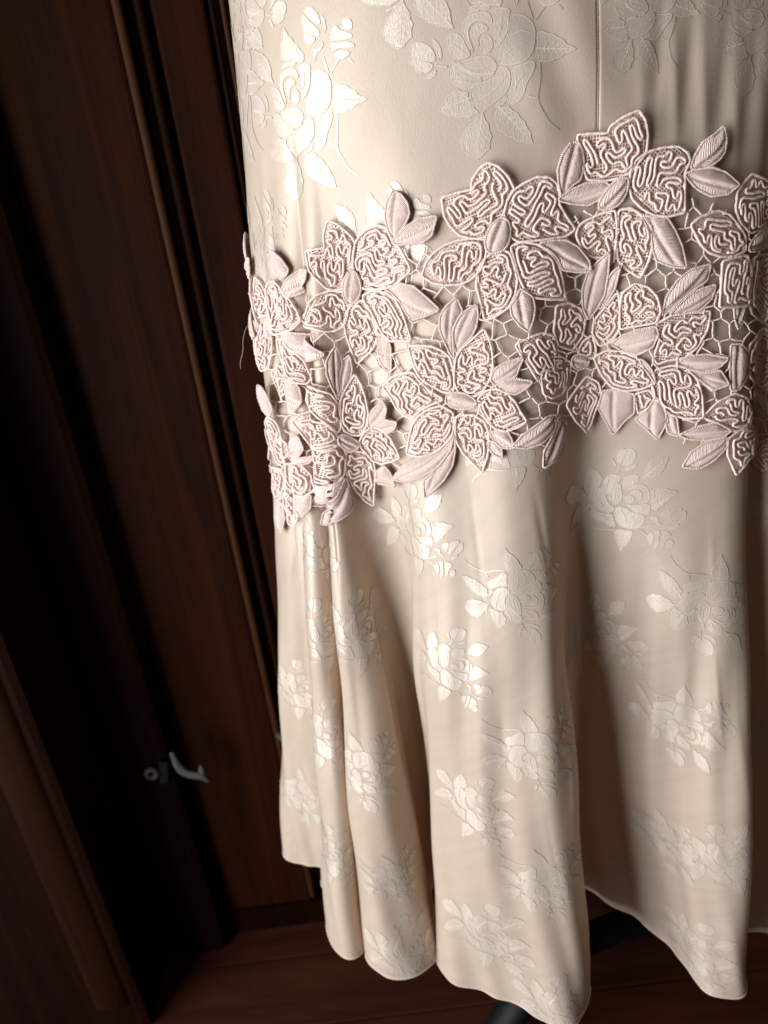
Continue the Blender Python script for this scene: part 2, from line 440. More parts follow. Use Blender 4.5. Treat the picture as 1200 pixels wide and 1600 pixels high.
tk = np.zeros(len(cL)); tk[-1] = .0012
sheet('hip_panel', 0, i_split, cL, SATIN, tk)
tk = np.zeros(len(cR)); tk[0] = .0014; tk[1] = .0003
sheet('hip_panel', 0, i_split, cR, SATIN, tk)
sheet('flounce', i_split, V - 1, list(range(K)) + [0], SATIN)
g = Geo(); tube_geo(g, P[-1] + np.array([0, 0, .0004]), np.tile([0, 0, 1.0], (K, 1)), .00075, 6, closed=True, flat=1.1)
g.build('hem_edge', HEM, dress)
# stitch line a few millimetres above the hem
g = Geo()
rowi = int(np.argmin(abs(zr - (ZH + .007))))
for j in range(0, K, 2):
    a = P[rowi, j] + NRM[rowi, j] * .0002; b = P[rowi, (j + 1) % K] + NRM[rowi, (j + 1) % K] * .0002
    tube_geo(g, np.stack([a, b]), NRM[rowi, [j, (j + 1) % K]], .00022, 4)
g.build('hem_stitching', HEM, dress)
g = Geo()
tube_geo(g, P[:i_split + 1, ks] - NRM[:i_split + 1, ks] * .0007, NRM[:i_split + 1, ks], .0006, 5)
g.build('centre_seam', SEAM, dress)

# ------------------------------------------------------------------ woven rose motif (drawn once, in plan)
Zc = (590, 570); ZS = 0.0000875
def zp(s):
    a = np.array([float(q) for q in s.replace(',', ' ').split()]).reshape(-1, 2)
    return np.stack([(a[:, 0] - Zc[0]) * ZS, (Zc[1] - a[:, 1]) * ZS], 1)
ROSE = [zp(s) for s in (
 '330,520 345,470 380,440 440,435 470,470 475,540 500,590 545,612 540,650 500,675 440,670 390,630 355,570',
 '445,440 455,380 490,330 530,300 610,325 570,370 530,430 500,490 480,510 470,460',
 '530,590 515,530 525,460 550,410 590,380 605,440 610,510 600,560 560,592',
 '490,520 510,470 540,400 580,360 600,350 585,375 545,410 520,460 508,530 525,592 500,560',
 '610,370 620,330 680,310 740,300 745,350 720,390 670,410 625,440 610,410',
 '625,460 680,420 740,390 800,400 830,450 835,520 810,560 760,570 790,530 800,480 780,440 740,420 680,440',
 '650,490 700,450 750,445 775,480 770,520 740,550 730,500 700,480',
 '620,510 650,500 700,500 720,540 690,565 650,570 625,545',
 '830,420 865,440 870,500 855,560 840,545 850,490',
 '655,580 720,590 790,575 835,570 840,620 830,670 790,660 740,660 690,640 650,600',
 '555,615 600,610 650,620 690,655 740,665 800,680 795,740 765,790 720,815 650,815 600,800 560,760 548,690',
 '350,650 400,670 460,690 530,680 540,740 560,800 540,820 490,800 440,765 390,755 345,720',
 '335,570 360,610 400,650 370,655 340,620')]
LEAVES = [zp(s) for s in (
 '345,235 400,270 440,310 455,355 430,420 390,430 340,470 310,490 290,420 300,350 320,290',
 '50,470 90,400 160,360 220,390 270,440 310,510 260,540 180,565 100,550',
 '115,820 130,730 180,640 220,590 290,570 335,600 340,655 310,700 260,750 190,795',
 '1065,460 1010,510 960,560 900,620 850,630 850,580 870,500 880,430 940,420 990,435',
 '597,1065 575,1000 550,940 538,880 550,830 600,825 660,825 710,830 700,890 670,960 620,1020',
 '980,145 960,220 930,280 880,320 810,330 770,338 790,270 810,200 850,160 910,150')]
LEAFAX = [((345, 235), (400, 440)), ((50, 470), (310, 505)), ((115, 820), (340, 600)), ((1065, 460), (850, 610)), ((597, 1065), (620, 820)), ((980, 145), (770, 338))]
BUDS = [zp(s) for s in (
 '555,170 570,110 610,75 640,68 625,130 600,215 575,205', '645,68 690,72 718,95 720,140 690,200 640,230 608,222 630,140',
 '530,150 545,190 572,228 550,232 525,200', '600,260 650,240 700,215 735,210 700,250 650,268',
 '925,660 960,630 1005,622 985,680 955,725', '1012,620 1080,610 1105,625 1050,680 1000,745 965,745 990,690', '1112,630 1132,655 1125,700 1080,742 1020,760 1060,690',
 '835,700 880,685 910,700 900,740 950,768 910,768 885,720', '970,778 1030,772 1085,750 1050,788 1000,795',
 '820,880 860,830 880,870 870,930 850,960', '868,828 930,810 915,870 920,940 880,1000 882,930 892,870', '938,812 1000,830 1015,860 975,890 955,960 930,980 928,900', '985,900 1030,900 1035,950 1000,975 970,965')]
STEMS = [(zp('545,842 450,848 360,828 290,862 220,910 180,970'), 15, 9), (zp('360,828 378,770'), 12, 9), (zp('590,225 575,300'), 11, 11),
         (zp('765,800 860,765'), 11, 11), (zp('765,815 830,872'), 11, 11), (zp('270,400 285,470 320,520'), 10, 8), (zp('800,970 825,945'), 8, 8)]
ring_in = []
def shrink(poly, d):
    n = len(poly); a = 0.5 * (poly[:, 0] * np.roll(poly[:, 1], -1) - poly[:, 1] * np.roll(poly[:, 0], -1)).sum()
    t = np.roll(poly, -1, 0) - np.roll(poly, 1, 0); t /= np.linalg.norm(t, axis=1)[:, None] + 1e-12
    nn = np.stack([-t[:, 1], t[:, 0]], 1) * (1 if a > 0 else -1)
    return poly + nn * d
def strip(pts, w0, w1):
    t = np.gradient(pts, axis=0); t /= np.linalg.norm(t, axis=1)[:, None] + 1e-12
    n = np.stack([-t[:, 1], t[:, 0]], 1); ww = np.linspace(w0, w1, len(pts))[:, None] / 2
    v = np.empty((2 * len(pts), 2)); v[0::2] = pts + n * ww; v[1::2] = pts - n * ww
    return v, [(2 * i, 2 * i + 1, 2 * i + 3, 2 * i + 2) for i in range(len(pts) - 1)]
def motif_plan():
    """2-D mesh: list of (verts, faces, layer) ; layer 0 = satin float, 1 = outline thread"""
    out = []
    for poly in ROSE + BUDS:
        p = resample(chaikin(poly, 1), .0013); out.append((*fill(shrink(p, -.00030), .0022), 0))
        out.append((*strip(np.vstack([p, p[:2]]), .00042, .00042), 1))
    for poly, (tip, base) in zip(LEAVES, LEAFAX):
        p = resample(poly, .0030)
        # saw-toothed margin
        s = np.where(np.arange(len(p)) % 2 == 0, .00030, -.00030)
        p = shrink(p, s[:, None] + .0002); out.append((*fill(p, .0022), 0)); out.append((*strip(np.vstack([shrink(p, .0004), shrink(p, .0004)[:2]]), .0004, .0004), 1))
        T, B = zp('%d,%d' % tip)[0], zp('%d,%d' % base)[0]
        ax = B - T; L = np.linalg.norm(ax); ax /= L; nn = np.array([-ax[1], ax[0]])
        out.append((*strip(np.linspace(T + ax * L * .12, B, 10), .0003, .0008), 1))
        for f in (.28, .42, .56, .70, .82):
            for sd in (1, -1):
                q0 = T + ax * L * f; ln = L * (.20 if .3 < f < .75 else .13)
                q1 = q0 - ax * ln * .8 + nn * sd * ln * .75
                pts = np.linspace(q0, q1, 5)
                pts = pts[inside(pts, poly)]
                if len(pts) > 2: out.append((*strip(pts, .0005, .00025), 1))
    for pts, w0, w1 in STEMS:
        q = resample(chaikin(pts, 2, False), .0012, False); out.append((*strip(q, w0 * ZS, w1 * ZS), 0))
    # petal lines inside the big petals
    for s in ('380,470 400,540 450,610 500,650', '600,640 640,690 650,760', '700,690 720,740 700,790', '400,700 450,710 500,760', '500,350 490,400 480,450',
              '690,330 660,370 640,400', '700,600 740,620 790,620', '560,430 550,500 560,560', '580,420 585,500 575,570'):
        q = resample(chaikin(zp(s), 2, False), .0012, False); out.append((*strip(q, .0005, .0003), 1))
    return out
PLAN = motif_plan()
def place_motif(px, py, rot=0.0, sc=1.0, mirror=False, sx=1.0):
    h = hit(px, py)
    if h is None: return
    fr = Frame(*h); c, s = math.cos(math.radians(rot)), math.sin(math.radians(rot))
    G = [Geo(), Geo()]
    for li, (v, f, lay) in enumerate(PLAN):
        q = v.copy()
        if mirror: q[:, 1] *= -1
        q = np.stack([(q[:, 0] * c - q[:, 1] * s) * sx, q[:, 0] * s + q[:, 1] * c], 1) * sc
        wv, n = fr.world(q, .00020 + li * 1.2e-6 if lay == 0 else .00034 + li * 1e-6)
        G[lay].add(wv, np.zeros((0, 3), int), q)
        off = G[lay].n - len(wv)
        vv, kk = fr.to_vk(q); near = (np.abs(bil(LROW, vv, kk) - bil(LROW, vv, np.full(len(vv), float(ks)))) < .0009) & (vv < i_split)
        for ff in f:
            if any(near[t] for t in ff): continue
            ff = ff[::-1] if mirror else ff
            G[lay].f.append(tuple(off + t for t in ff))
    o = G[0].build('woven_rose', MOTIF, dress)
    v = G[1].build('petal_line', VEIN, o); v.location = (0, 0, 0)
    return o
MOTIFS = [
 (968, 785, 0, 1.0, 0), (645, 832, 4, .93, 0), (470, 172, 88, 1.16, 0), (770, 92, 88, 1.14, 0), (806, 932, 8, .92, 1), (1108, 945, -12, .98, 1),
 (697, 1042, -14, .86, 0), (832, 1180, 8, .95, 1), (738, 1262, -20, .88, 0), (758, 1462, -8, 1.0, 0), (850, 1385, 10, .9, 1), (928, 990, 10, .95, 0),
 (1058, 1130, -8, .95, 1), (1036, 1312, 10, .85, 1), (1135, 1350, 20, .9, 0), (1085, 1485, -10, .9, 0), (1182, 775, 0, .85, 0), (1178, 1150, 0, .8, 1),
 (500, 1150, -10, .95, 0), (556, 995, -6, .95, 0), (498, 1000, 8, .9, 0), (560, 1205, 8, .95, 1), (512, 1335, 0, .9, 0), (630, 1492, 0, 1.0, 0),
 (612, 1375, 10, .75, 1), (508, 850, 0, .95, 0), (470, 1240, 0, .95, 1), (462, 1080, 0, .9, 0), (872, 1582, 0, .95, 0),
 (408, 400, 80, 1.0, 0), (598, 398, 85, .95, 0), (374, 145, 88, 1.1, 0), (388, 0, 60, .9, 1), (1010, 5, 75, .80, 0), (1190, 20, 85, .95, 0), (640, -90, 90, 1.1, 0), (800, 690, 0, .85, 0)]
for t in MOTIFS: place_motif(t[0], t[1], t[2], t[3], bool(t[4]))

# ------------------------------------------------------------------ lace band
R3 = ((370, 280), 1200 / 340); R4 = ((620, 230), 4.0); R5 = ((840, 160), 1200 / 360); R6 = ((380, 500), 1200 / 340); R7 = ((600, 450), 4.0); R8 = ((820, 380), 1200 / 380)
def tr(reg, s):
    a = np.array([float(q) for q in s.replace(',', ' ').split()]).reshape(-1, 2)
    return a / reg[1] + np.array(reg[0])
# flower: centre pixel, list of (kind, region, outline)
LACE = {
 'a': ((552, 447), [
  ('p', R3, '398,397 495,378 490,320 505,260 520,228 565,245 610,285 645,320 660,350 650,400 645,470 630,505 598,545 588,598 540,606 490,596 440,545 410,500 402,440'),
  ('p', R3, '665,350 690,310 730,275 790,255 830,265 850,300 870,350 905,375 935,430 967,495 935,530 880,580 800,600 720,600 697,590 690,540 652,490 650,420'),
  ('p', R3, '600,622 520,614 450,637 415,680 405,740 392,790 430,815 480,835 540,830 590,805 610,760 620,710 612,665'),
  ('p', R3, '640,692 615,740 600,800 615,870 640,930 672,1007 720,970 765,920 785,860 775,790 740,710 700,665 665,682'),
  ('p', R3, '705,640 760,612 840,627 890,660 925,720 950,790 977,882 920,884 860,886 820,850 790,800 760,740 725,690'),
  ('l', R3, '830,602 870,595 910,572 990,590 1060,650 1127,712 1060,745 990,768 960,740 920,670 870,620'),
  ('l', R3, '785,868 790,930 800,1000 830,1040 858,1067 862,1000 860,920 845,888 812,855'),
  ('l', R3, '875,65 840,130 832,210 850,280 875,325 900,300 935,250 962,190 950,130 915,85'),
  ('l', R3, '868,345 900,310 950,260 1010,220 1108,203 1095,255 1080,310 1030,345 950,352 890,356'),
  ('c', R3, '640,490 605,540 592,600 600,650 625,690 660,672 690,630 695,580 675,520')]),
 'b': ((430, 510), [
  ('l', R3, '212,388 225,440 240,510 265,550 290,530 300,495 275,440 245,400'),
  ('l', R3, '265,640 275,590 300,545 345,505 402,498 395,560 370,615 320,640 282,646'),
  ('p', R3, '118,540 115,600 115,660 125,720 150,745 188,742 190,700 180,640 165,600 140,560'),
  ('p', R3, '187,600 202,566 235,561 257,590 277,640 300,660 330,715 352,775 320,820 270,845 222,850 202,800 192,720 182,650'),
  ('p', R3, '128,770 180,750 200,800 210,860 205,960 190,1040 160,1050 142,990 132,880'),
  ('p', R3, '235,880 280,900 330,950 370,1000 402,1092 385,1117 340,1110 300,1080 270,1020 247,950'),
  ('l', R3, '225,855 290,840 360,850 420,900 477,962 430,995 380,990 310,930 255,882'),
  ('p', R6, '172,280 190,350 212,400 226,442 250,390 255,310 240,260 205,245'),
  ('l', R6, '258,310 270,380 290,450 316,487 331,440 321,370 300,328'),
  ('c', R3, '188,740 178,800 180,850 205,880 215,830 212,770')]),
 'c': ((545, 687), [
  ('l', R6, '505,135 470,170 450,220 452,290 475,360 510,430 528,380 522,300 545,230 530,180'),
  ('l', R6, '597,185 610,260 595,320 560,370 530,440 513,400 508,330 520,260 550,215'),
  ('p', R6, '628,292 600,330 560,380 532,430 525,500 532,570 552,600 600,622 650,622 690,570 705,500 690,420 665,350'),
  ('p', R6, '355,375 352,430 370,480 415,490 460,560 505,612 524,590 522,520 508,460 470,405 410,365'),
  ('p', R6, '318,545 340,502 375,487 408,494 450,562 495,618 515,650 500,688 440,708 390,715 360,650 340,600'),
  ('p', R6, '540,692 480,682 430,702 407,740 402,800 390,880 396,906 450,906 500,890 535,845 546,780 548,722'),
  ('p', R6, '560,722 610,712 680,722 730,762 745,830 735,910 727,997 670,975 610,930 565,870 547,820 550,762'),
  ('p', R6, '647,657 680,607 730,579 790,592 840,640 870,700 890,747 850,765 790,775 730,760 690,720 657,690'),
  ('l', R6, '705,572 710,520 740,480 802,432 828,470 815,520 765,552 722,580'),
  ('l', R6, '728,585 765,555 820,538 890,550 870,585 830,605 780,602'),
  ('l', R6, '378,1007 400,950 450,908 520,880 538,862 520,920 490,980 430,1012'),
  ('l', R6, '542,862 562,920 576,980 560,1040 520,1080 480,1107 478,1050 492,1000 517,930'),
  ('l', R6, '748,850 762,812 800,790 840,830 872,902 820,890 765,880'),
  ('c', R6, '505,640 540,620 590,640 640,657 640,690 600,710 550,705 515,677')]),
 'd': ((452, 740), [
  ('l', R6, '158,340 145,420 158,480 190,520 205,470 190,400 172,350'),
  ('p', R6, '165,560 175,620 192,700 212,770 250,800 270,740 265,670 240,590 210,540 185,522'),
  ('l', R6, '327,630 287,680 272,740 292,770 330,752 345,700'),
  ('l', R6, '300,772 340,752 385,737 365,775 330,785'),
  ('p', R6, '267,790 300,772 340,787 370,840 386,920 350,960 300,930 272,870'),
  ('p', R6, '262,862 290,930 310,1000 320,1060 300,1120 267,1070 247,1000 242,930'),
  ('l', R6, '212,980 240,1000 250,1080 237,1165 222,1150 210,1080'),
  ('p', R6, '192,805 232,812 252,870 247,960 215,985 197,930'),
  ('l', R6, '332,960 375,950 376,1020 356,1072 332,1030'),
  ('c', R6, '238,800 262,790 270,830 258,865 240,850')]),
 'e': ((722, 624), [
  ('l', R7, '465,55 400,110 365,170 360,250 385,320 420,400 440,430 436,340 432,260 470,180 500,140'),
  ('l', R7, '585,100 520,140 475,190 446,250 444,330 458,400 500,350 550,300 580,240 592,170'),
  ('p', R7, '628,256 560,320 490,380 457,430 447,510 447,590 470,640 520,660 570,670 620,640 660,570 681,490 676,390 655,310'),
  ('p', R7, '173,358 230,355 310,360 370,390 415,430 435,510 440,600 430,650 370,640 300,600 240,560 207,500 187,430'),
  ('p', R7, '12,610 60,560 120,532 190,527 220,572 280,632 340,672 372,690 300,720 240,750 190,802 150,790 100,740 60,670'),
  ('p', R7, '362,732 290,752 232,792 197,850 182,930 175,1020 240,1040 310,1020 380,970 430,900 445,830 430,772'),
  ('p', R7, '457,802 500,792 570,792 630,832 655,890 660,960 650,1050 618,1142 560,1080 500,1020 460,950 452,880'),
  ('p', R7, '592,692 640,642 700,627 760,652 810,702 845,770 880,825 830,860 760,885 700,870 650,820 612,752'),
  ('l', R7, '672,565 700,500 760,460 862,432 840,480 820,540 760,570 695,600'),
  ('l', R7, '700,612 745,580 820,564 917,580 880,620 820,657 755,640'),
  ('l', R7, '667,905 700,885 770,890 795,940 802,992 745,990 700,950'),
  ('l', R7, '660,950 695,960 735,995 740,1057 690,1030 657,985'),
  ('l', R7, '108,1172 170,1090 250,1045 350,1015 430,930 440,905 420,1000 350,1100 260,1160 180,1192'),
  ('l', R7, '445,915 448,1010 432,1100 380,1190 288,1287 276,1190 340,1118 412,1015'),
  ('c', R7, '385,690 410,655 470,645 540,665 592,710 560,740 490,750 420,735')]),
 'f': ((781, 370), [
  ('p', R4, '288,320 380,290 470,270 475,210 520,140 570,103 630,125 690,190 727,265 690,320 670,390 650,440 590,500 550,560 480,570 400,550 340,490 305,430'),
  ('p', R4, '692,330 730,272 790,232 870,190 940,190 990,230 1005,290 1000,350 1050,440 1097,510 1040,550 960,565 860,580 760,590 712,560 697,480 672,420'),
  ('p', R4, '555,582 470,574 390,584 310,612 240,662 200,722 178,797 240,840 320,855 410,850 470,820 520,770 550,700 560,642'),
  ('p', R4, '600,662 540,712 510,790 505,870 530,960 555,1077 620,1050 690,1000 730,920 745,830 725,740 700,662 650,645'),
  ('p', R4, '712,622 780,594 870,612 940,662 990,742 1005,830 1012,942 930,945 840,935 790,880 757,800 737,720'),
  ('l', R4, '880,605 950,585 1040,582 1110,620 1180,700 1192,762 1100,770 1012,760 985,690 940,642'),
  ('l', R4, '765,885 830,935 840,1000 830,1070 805,1147 760,1110 715,1050 707,990 742,940'),
  ('c', R4, '655,440 600,480 565,540 555,610 575,660 620,660 670,640 700,580 705,500 685,455')]),
 'g': ((968, 302), [
  ('p', R5, '200,175 280,165 360,165 370,130 430,85 515,48 545,100 560,180 555,260 520,310 480,360 420,390 345,405 255,398 228,330 218,250'),
  ('p', R5, '482,352 510,302 570,262 650,240 720,235 765,270 775,310 747,370 747,450 747,572 670,592 600,585 540,550 490,500 472,430'),
  ('p', R5, '230,622 320,582 398,562 407,640 402,740 392,830 350,800 280,800 220,760 190,690 200,652'),
  ('p', R5, '422,562 480,552 540,592 580,652 590,730 570,820 530,907 470,870 420,820 410,720'),
  ('l', R5, '165,215 125,270 100,350 105,430 120,490 170,430 215,400 232,330 225,260 205,210'),
  ('l', R5, '98,502 180,450 250,422 340,412 370,432 340,490 260,530 180,525 120,512'),
  ('l', R5, '535,590 600,600 660,600 700,670 730,750 747,857 680,850 610,820 592,760 585,680'),
  ('l', R5, '782,345 800,290 850,210 947,133 960,200 945,270 920,300 880,330 805,352'),
  ('l', R5, '750,380 800,357 880,345 950,372 1012,432 960,480 880,490 810,450'),
  ('c', R5, '460,390 410,400 360,450 320,510 310,550 360,555 420,530 455,470 465,420')]),
 'h': ((1186, 372), [
  ('p', R5, '1100,378 1060,420 1025,470 1015,560 1040,630 1090,680 1140,660 1200,640 1260,600 1290,520 1250,450 1160,408'),
  ('p', R5, '778,640 830,600 920,570 980,590 1020,640 1060,700 1060,770 1000,800 930,800 870,780 830,740'),
  ('p', R5, '942,832 1000,812 1070,802 1088,870 1090,960 1078,1055 1000,1062 922,1060 930,960'),
  ('p', R5, '1110,812 1200,790 1270,850 1270,960 1220,1080 1150,1142 1100,1100 1082,1040 1097,930'),
  ('p', R5, '1260,640 1340,590 1430,620 1460,700 1400,770 1310,770 1260,720'),
  ('l', R5, '1002,1065 1075,1060 1060,1120 1030,1182 1010,1130'),
  ('c', R5, '1070,760 1110,695 1170,652 1240,640 1240,700 1170,750 1085,782')]),
 'i': ((1022, 562), [
  ('l', R8, '410,38 350,90 300,150 275,230 280,320 310,370 350,320 390,250 405,150'),
  ('l', R8, '465,110 430,140 405,180 395,250 365,320 400,290 440,220'),
  ('p', R8, '540,195 482,240 470,320 474,418 500,410 560,400 640,385 660,330 640,260 600,215'),
  ('p', R8, '458,240 400,310 342,380 332,440 370,500 430,480 462,420 467,330'),
  ('l', R8, '672,350 690,260 740,180 800,130 897,105 885,180 820,225 750,282 700,335'),
  ('l', R8, '708,348 755,297 825,236 927,205 910,270 850,330 775,344'),
  ('p', R8, '645,395 720,355 800,345 902,335 890,420 840,510 780,560 700,572 652,590 634,560 662,480'),
  ('p', R8, '340,562 400,527 480,532 550,562 610,622 642,682 580,710 500,720 430,700 380,642'),
  ('l', R8, '430,492 480,452 560,424 640,408 652,450 622,510 560,542 480,522'),
  ('p', R8, '642,622 720,602 790,612 840,672 860,750 864,852 790,857 720,840 660,800 632,740 627,682'),
  ('l', R8, '740,592 800,555 890,547 987,565 950,605 880,630 800,612'),
  ('l', R8, '800,622 880,642 950,625 987,692 920,717 850,665'),
  ('l', R8, '387,722 460,712 538,742 538,830 490,870 440,932 400,860 362,802'),
  ('p', R8, '542,742 610,722 640,762 602,812 560,832'),
  ('l', R8, '642,755 680,805 700,870 652,962 600,910 547,862 602,822'),
  ('l', R8, '696,835 740,852 752,942 706,930 692,880'),
  ('p', R8, '173,792 230,722 300,652 360,682 378,740 340,820 312,880 280,917 220,870'),
  ('c', R8, '560,560 600,590 630,640 640,690 612,640 580,600')]),
 'j': ((888, 562), [
  ('p', R8, '133,310 200,293 260,320 290,380 272,460 222,522 152,502 127,430 132,370'),
  ('p', R7, '818,355 900,310 980,280 1040,300 1060,380 1080,440 1060,520 980,560 950,572 900,480 860,420'),
  ('p', R8, '102,562 170,562 218,590 200,680 170,740 120,760 82,740 72,660'),
  ('p', R8, '282,482 330,452 348,520 340,560 290,558 252,532'),
  ('l', R7, '798,977 860,910 940,850 1000,800 1045,790 1030,880 960,960 880,987'),
  ('l', R7, '1062,800 1095,850 1102,950 1060,1040 963,1107 970,1010 1022,915'),
  ('c', R8, '212,570 250,545 300,552 312,580 290,612 235,622')]),
 'k': ((1184, 632), [
  ('l', R8, '753,937 830,900 930,880 1000,920 960,950 880,960 800,955'),
  ('l', R8, '768,1087 810,1022 880,975 980,952 980,1000 920,1060 850,1097'),
  ('p', R8, '868,850 940,780 1020,740 1070,760 1098,830 1090,900 1020,920 940,880'),
  ('p', R8, '990,962 1060,905 1130,912 1140,990 1080,1060 1020,1132 985,1040'),
  ('p', R8, '1110,1050 1150,980 1200,960 1260,990 1240,1070 1175,1117 1130,1090'),
  ('p', R8, '1092,500 1160,418 1230,450 1260,560 1240,680 1190,720 1130,720 1094,660 1082,580'),
  ('p', R8, '1210,760 1280,700 1370,720 1400,800 1330,860 1240,860'),
  ('l', R8, '1005,500 1050,498 1085,540 1080,650 1040,720 1002,722 1000,600'),
  ('c', R8, '1100,742 1150,722 1192,772 1192,850 1150,852 1110,802')])}

def hit_soft(px, py, c):
    for s in np.linspace(0, .5, 26):
        h = hit(px + (c[0] - px) * s, py + (c[1] - py) * s)
        if h is not None and zr[int(h[0])] > -.34: return h
    return hit(*c)

def meander(poly, s, margin):
    """vermicelli line: loop round a random spanning tree on a lattice fitted in the petal"""
    best = None
    cen = poly.mean(0); q = poly - cen
    ev, evec = np.linalg.eigh(q.T @ q); ang0 = math.atan2(evec[1, 1], evec[0, 1])
    for trial in range(10):
        a = ang0 + random.uniform(-.5, .5); o = np.array([random.uniform(0, 2 * s), random.uniform(0, 2 * s)])
        c_, s_ = math.cos(a), math.sin(a); Rm = np.array([[c_, -s_], [s_, c_]])
        R = np.abs(q).max() * 1.5; n = int(R / s) + 3
        cells = {}
        I, J = np.meshgrid(np.arange(-n, n), np.arange(-n, n)); ij = np.stack([I.ravel(), J.ravel()], 1)
        def pos(f, o=o, Rm=Rm): return (f * s + o) @ Rm.T + cen
        sub = [pos(ij * 2 + np.array(d)) for d in ((0, 0), (1, 0), (1, 1), (0, 1))]
        ok = sum((sdist(p, poly) > margin).astype(int) for p in sub)
        good = set(map(tuple, ij[ok >= 2]))
        # largest component
        comp = set(); left = set(good)
        while left:
            st = [left.pop()]; cur = set(st)
            while st:
                x, y = st.pop()
                for d in ((1, 0), (-1, 0), (0, 1), (0, -1)):
                    t = (x + d[0], y + d[1])
                    if t in left: left.discard(t); cur.add(t); st.append(t)
            if len(cur) > len(comp): comp = cur
        sc_ = len(comp) + .2 * random.random()
        if comp and (best is None or sc_ > best[0]): best = (sc_, comp, pos)
    if best is None: return None
    _, comp, pos = best
    start = random.choice(sorted(comp)); seen = {start}; st = [start]; con = set()
    while st:
        k = random.randrange(len(st)) if random.random() < .8 else -1
        x, y = st[k]
        nb = [(x + d[0], y + d[1]) for d in ((1, 0), (-1, 0), (0, 1), (0, -1)) if (x + d[0], y + d[1]) in comp and (x + d[0], y + d[1]) not in seen]
        if not nb: st.pop(k); continue
        t = random.choice(nb); seen.add(t); st.append(t); con.add(((x, y), t)); con.add((t, (x, y)))
    # walk round the tree on the fine lattice
    def linked(a, b): return (a, b) in con
    adj = {}
    for (x, y) in seen:
        c00, c10, c11, c01 = (2 * x, 2 * y), (2 * x + 1, 2 * y), (2 * x + 1, 2 * y + 1), (2 * x, 2 * y + 1)
        def e(a, b): adj.setdefault(a, set()).add(b); adj.setdefault(b, set()).add(a)
        if linked((x, y), (x, y - 1)): e(c00, (2 * x, 2 * y - 1)); e(c10, (2 * x + 1, 2 * y - 1))
        else: e(c00, c10)
        if linked((x, y), (x, y + 1)): e(c01, (2 * x, 2 * y + 2)); e(c11, (2 * x + 1, 2 * y + 2))
        else: e(c01, c11)
        if linked((x, y), (x - 1, y)): e(c00, (2 * x - 1, 2 * y)); e(c01, (2 * x - 1, 2 * y + 1))
        else: e(c00, c01)
        if linked((x, y), (x + 1, y)): e(c10, (2 * x + 2, 2 * y)); e(c11, (2 * x + 2, 2 * y + 1))
        else: e(c10, c11)
    s0 = sorted(adj)[0]; loop = [s0]; prev = None; cur = s0
    for _ in range(5000):
        nx = [t for t in sorted(adj[cur]) if t != prev]
        if not nx: break
        prev, cur = cur, nx[0]
        if cur == s0: break
        loop.append(cur)
    lp = np.array(loop, float); f1, f2, f3, f4 = rng.uniform(0, 6.28, 4)
    lp = lp + .16 * np.stack([np.sin(lp[:, 1] * 1.5 + f1) + .5 * np.sin(lp[:, 0] * 1.1 + lp[:, 1] * .7 + f3), np.sin(lp[:, 0] * 1.5 + f2) + .5 * np.sin(lp[:, 1] * 1.1 - lp[:, 0] * .7 + f4)], 1)
    pts = pos(lp) + rng.normal(0, s * .08, (len(loop), 2))
    # pull strays back inside
    for _ in range(8):
        d = sdist(pts, poly); bad = d < margin
        if not bad.any(): break
        e_ = .0004; gx = sdist(pts[bad] + [e_, 0], poly) - sdist(pts[bad] - [e_, 0], poly); gy = sdist(pts[bad] + [0, e_], poly) - sdist(pts[bad] - [0, e_], poly)
        gn_ = np.hypot(gx, gy) + 1e-9; pts[bad] += np.stack([gx / gn_, gy / gn_], 1) * np.minimum(margin - d[bad], .004)[:, None] * .8
    r = random.randrange(len(pts)); pts = np.roll(pts, r, 0)[:-1]        # open the loop
    return pts

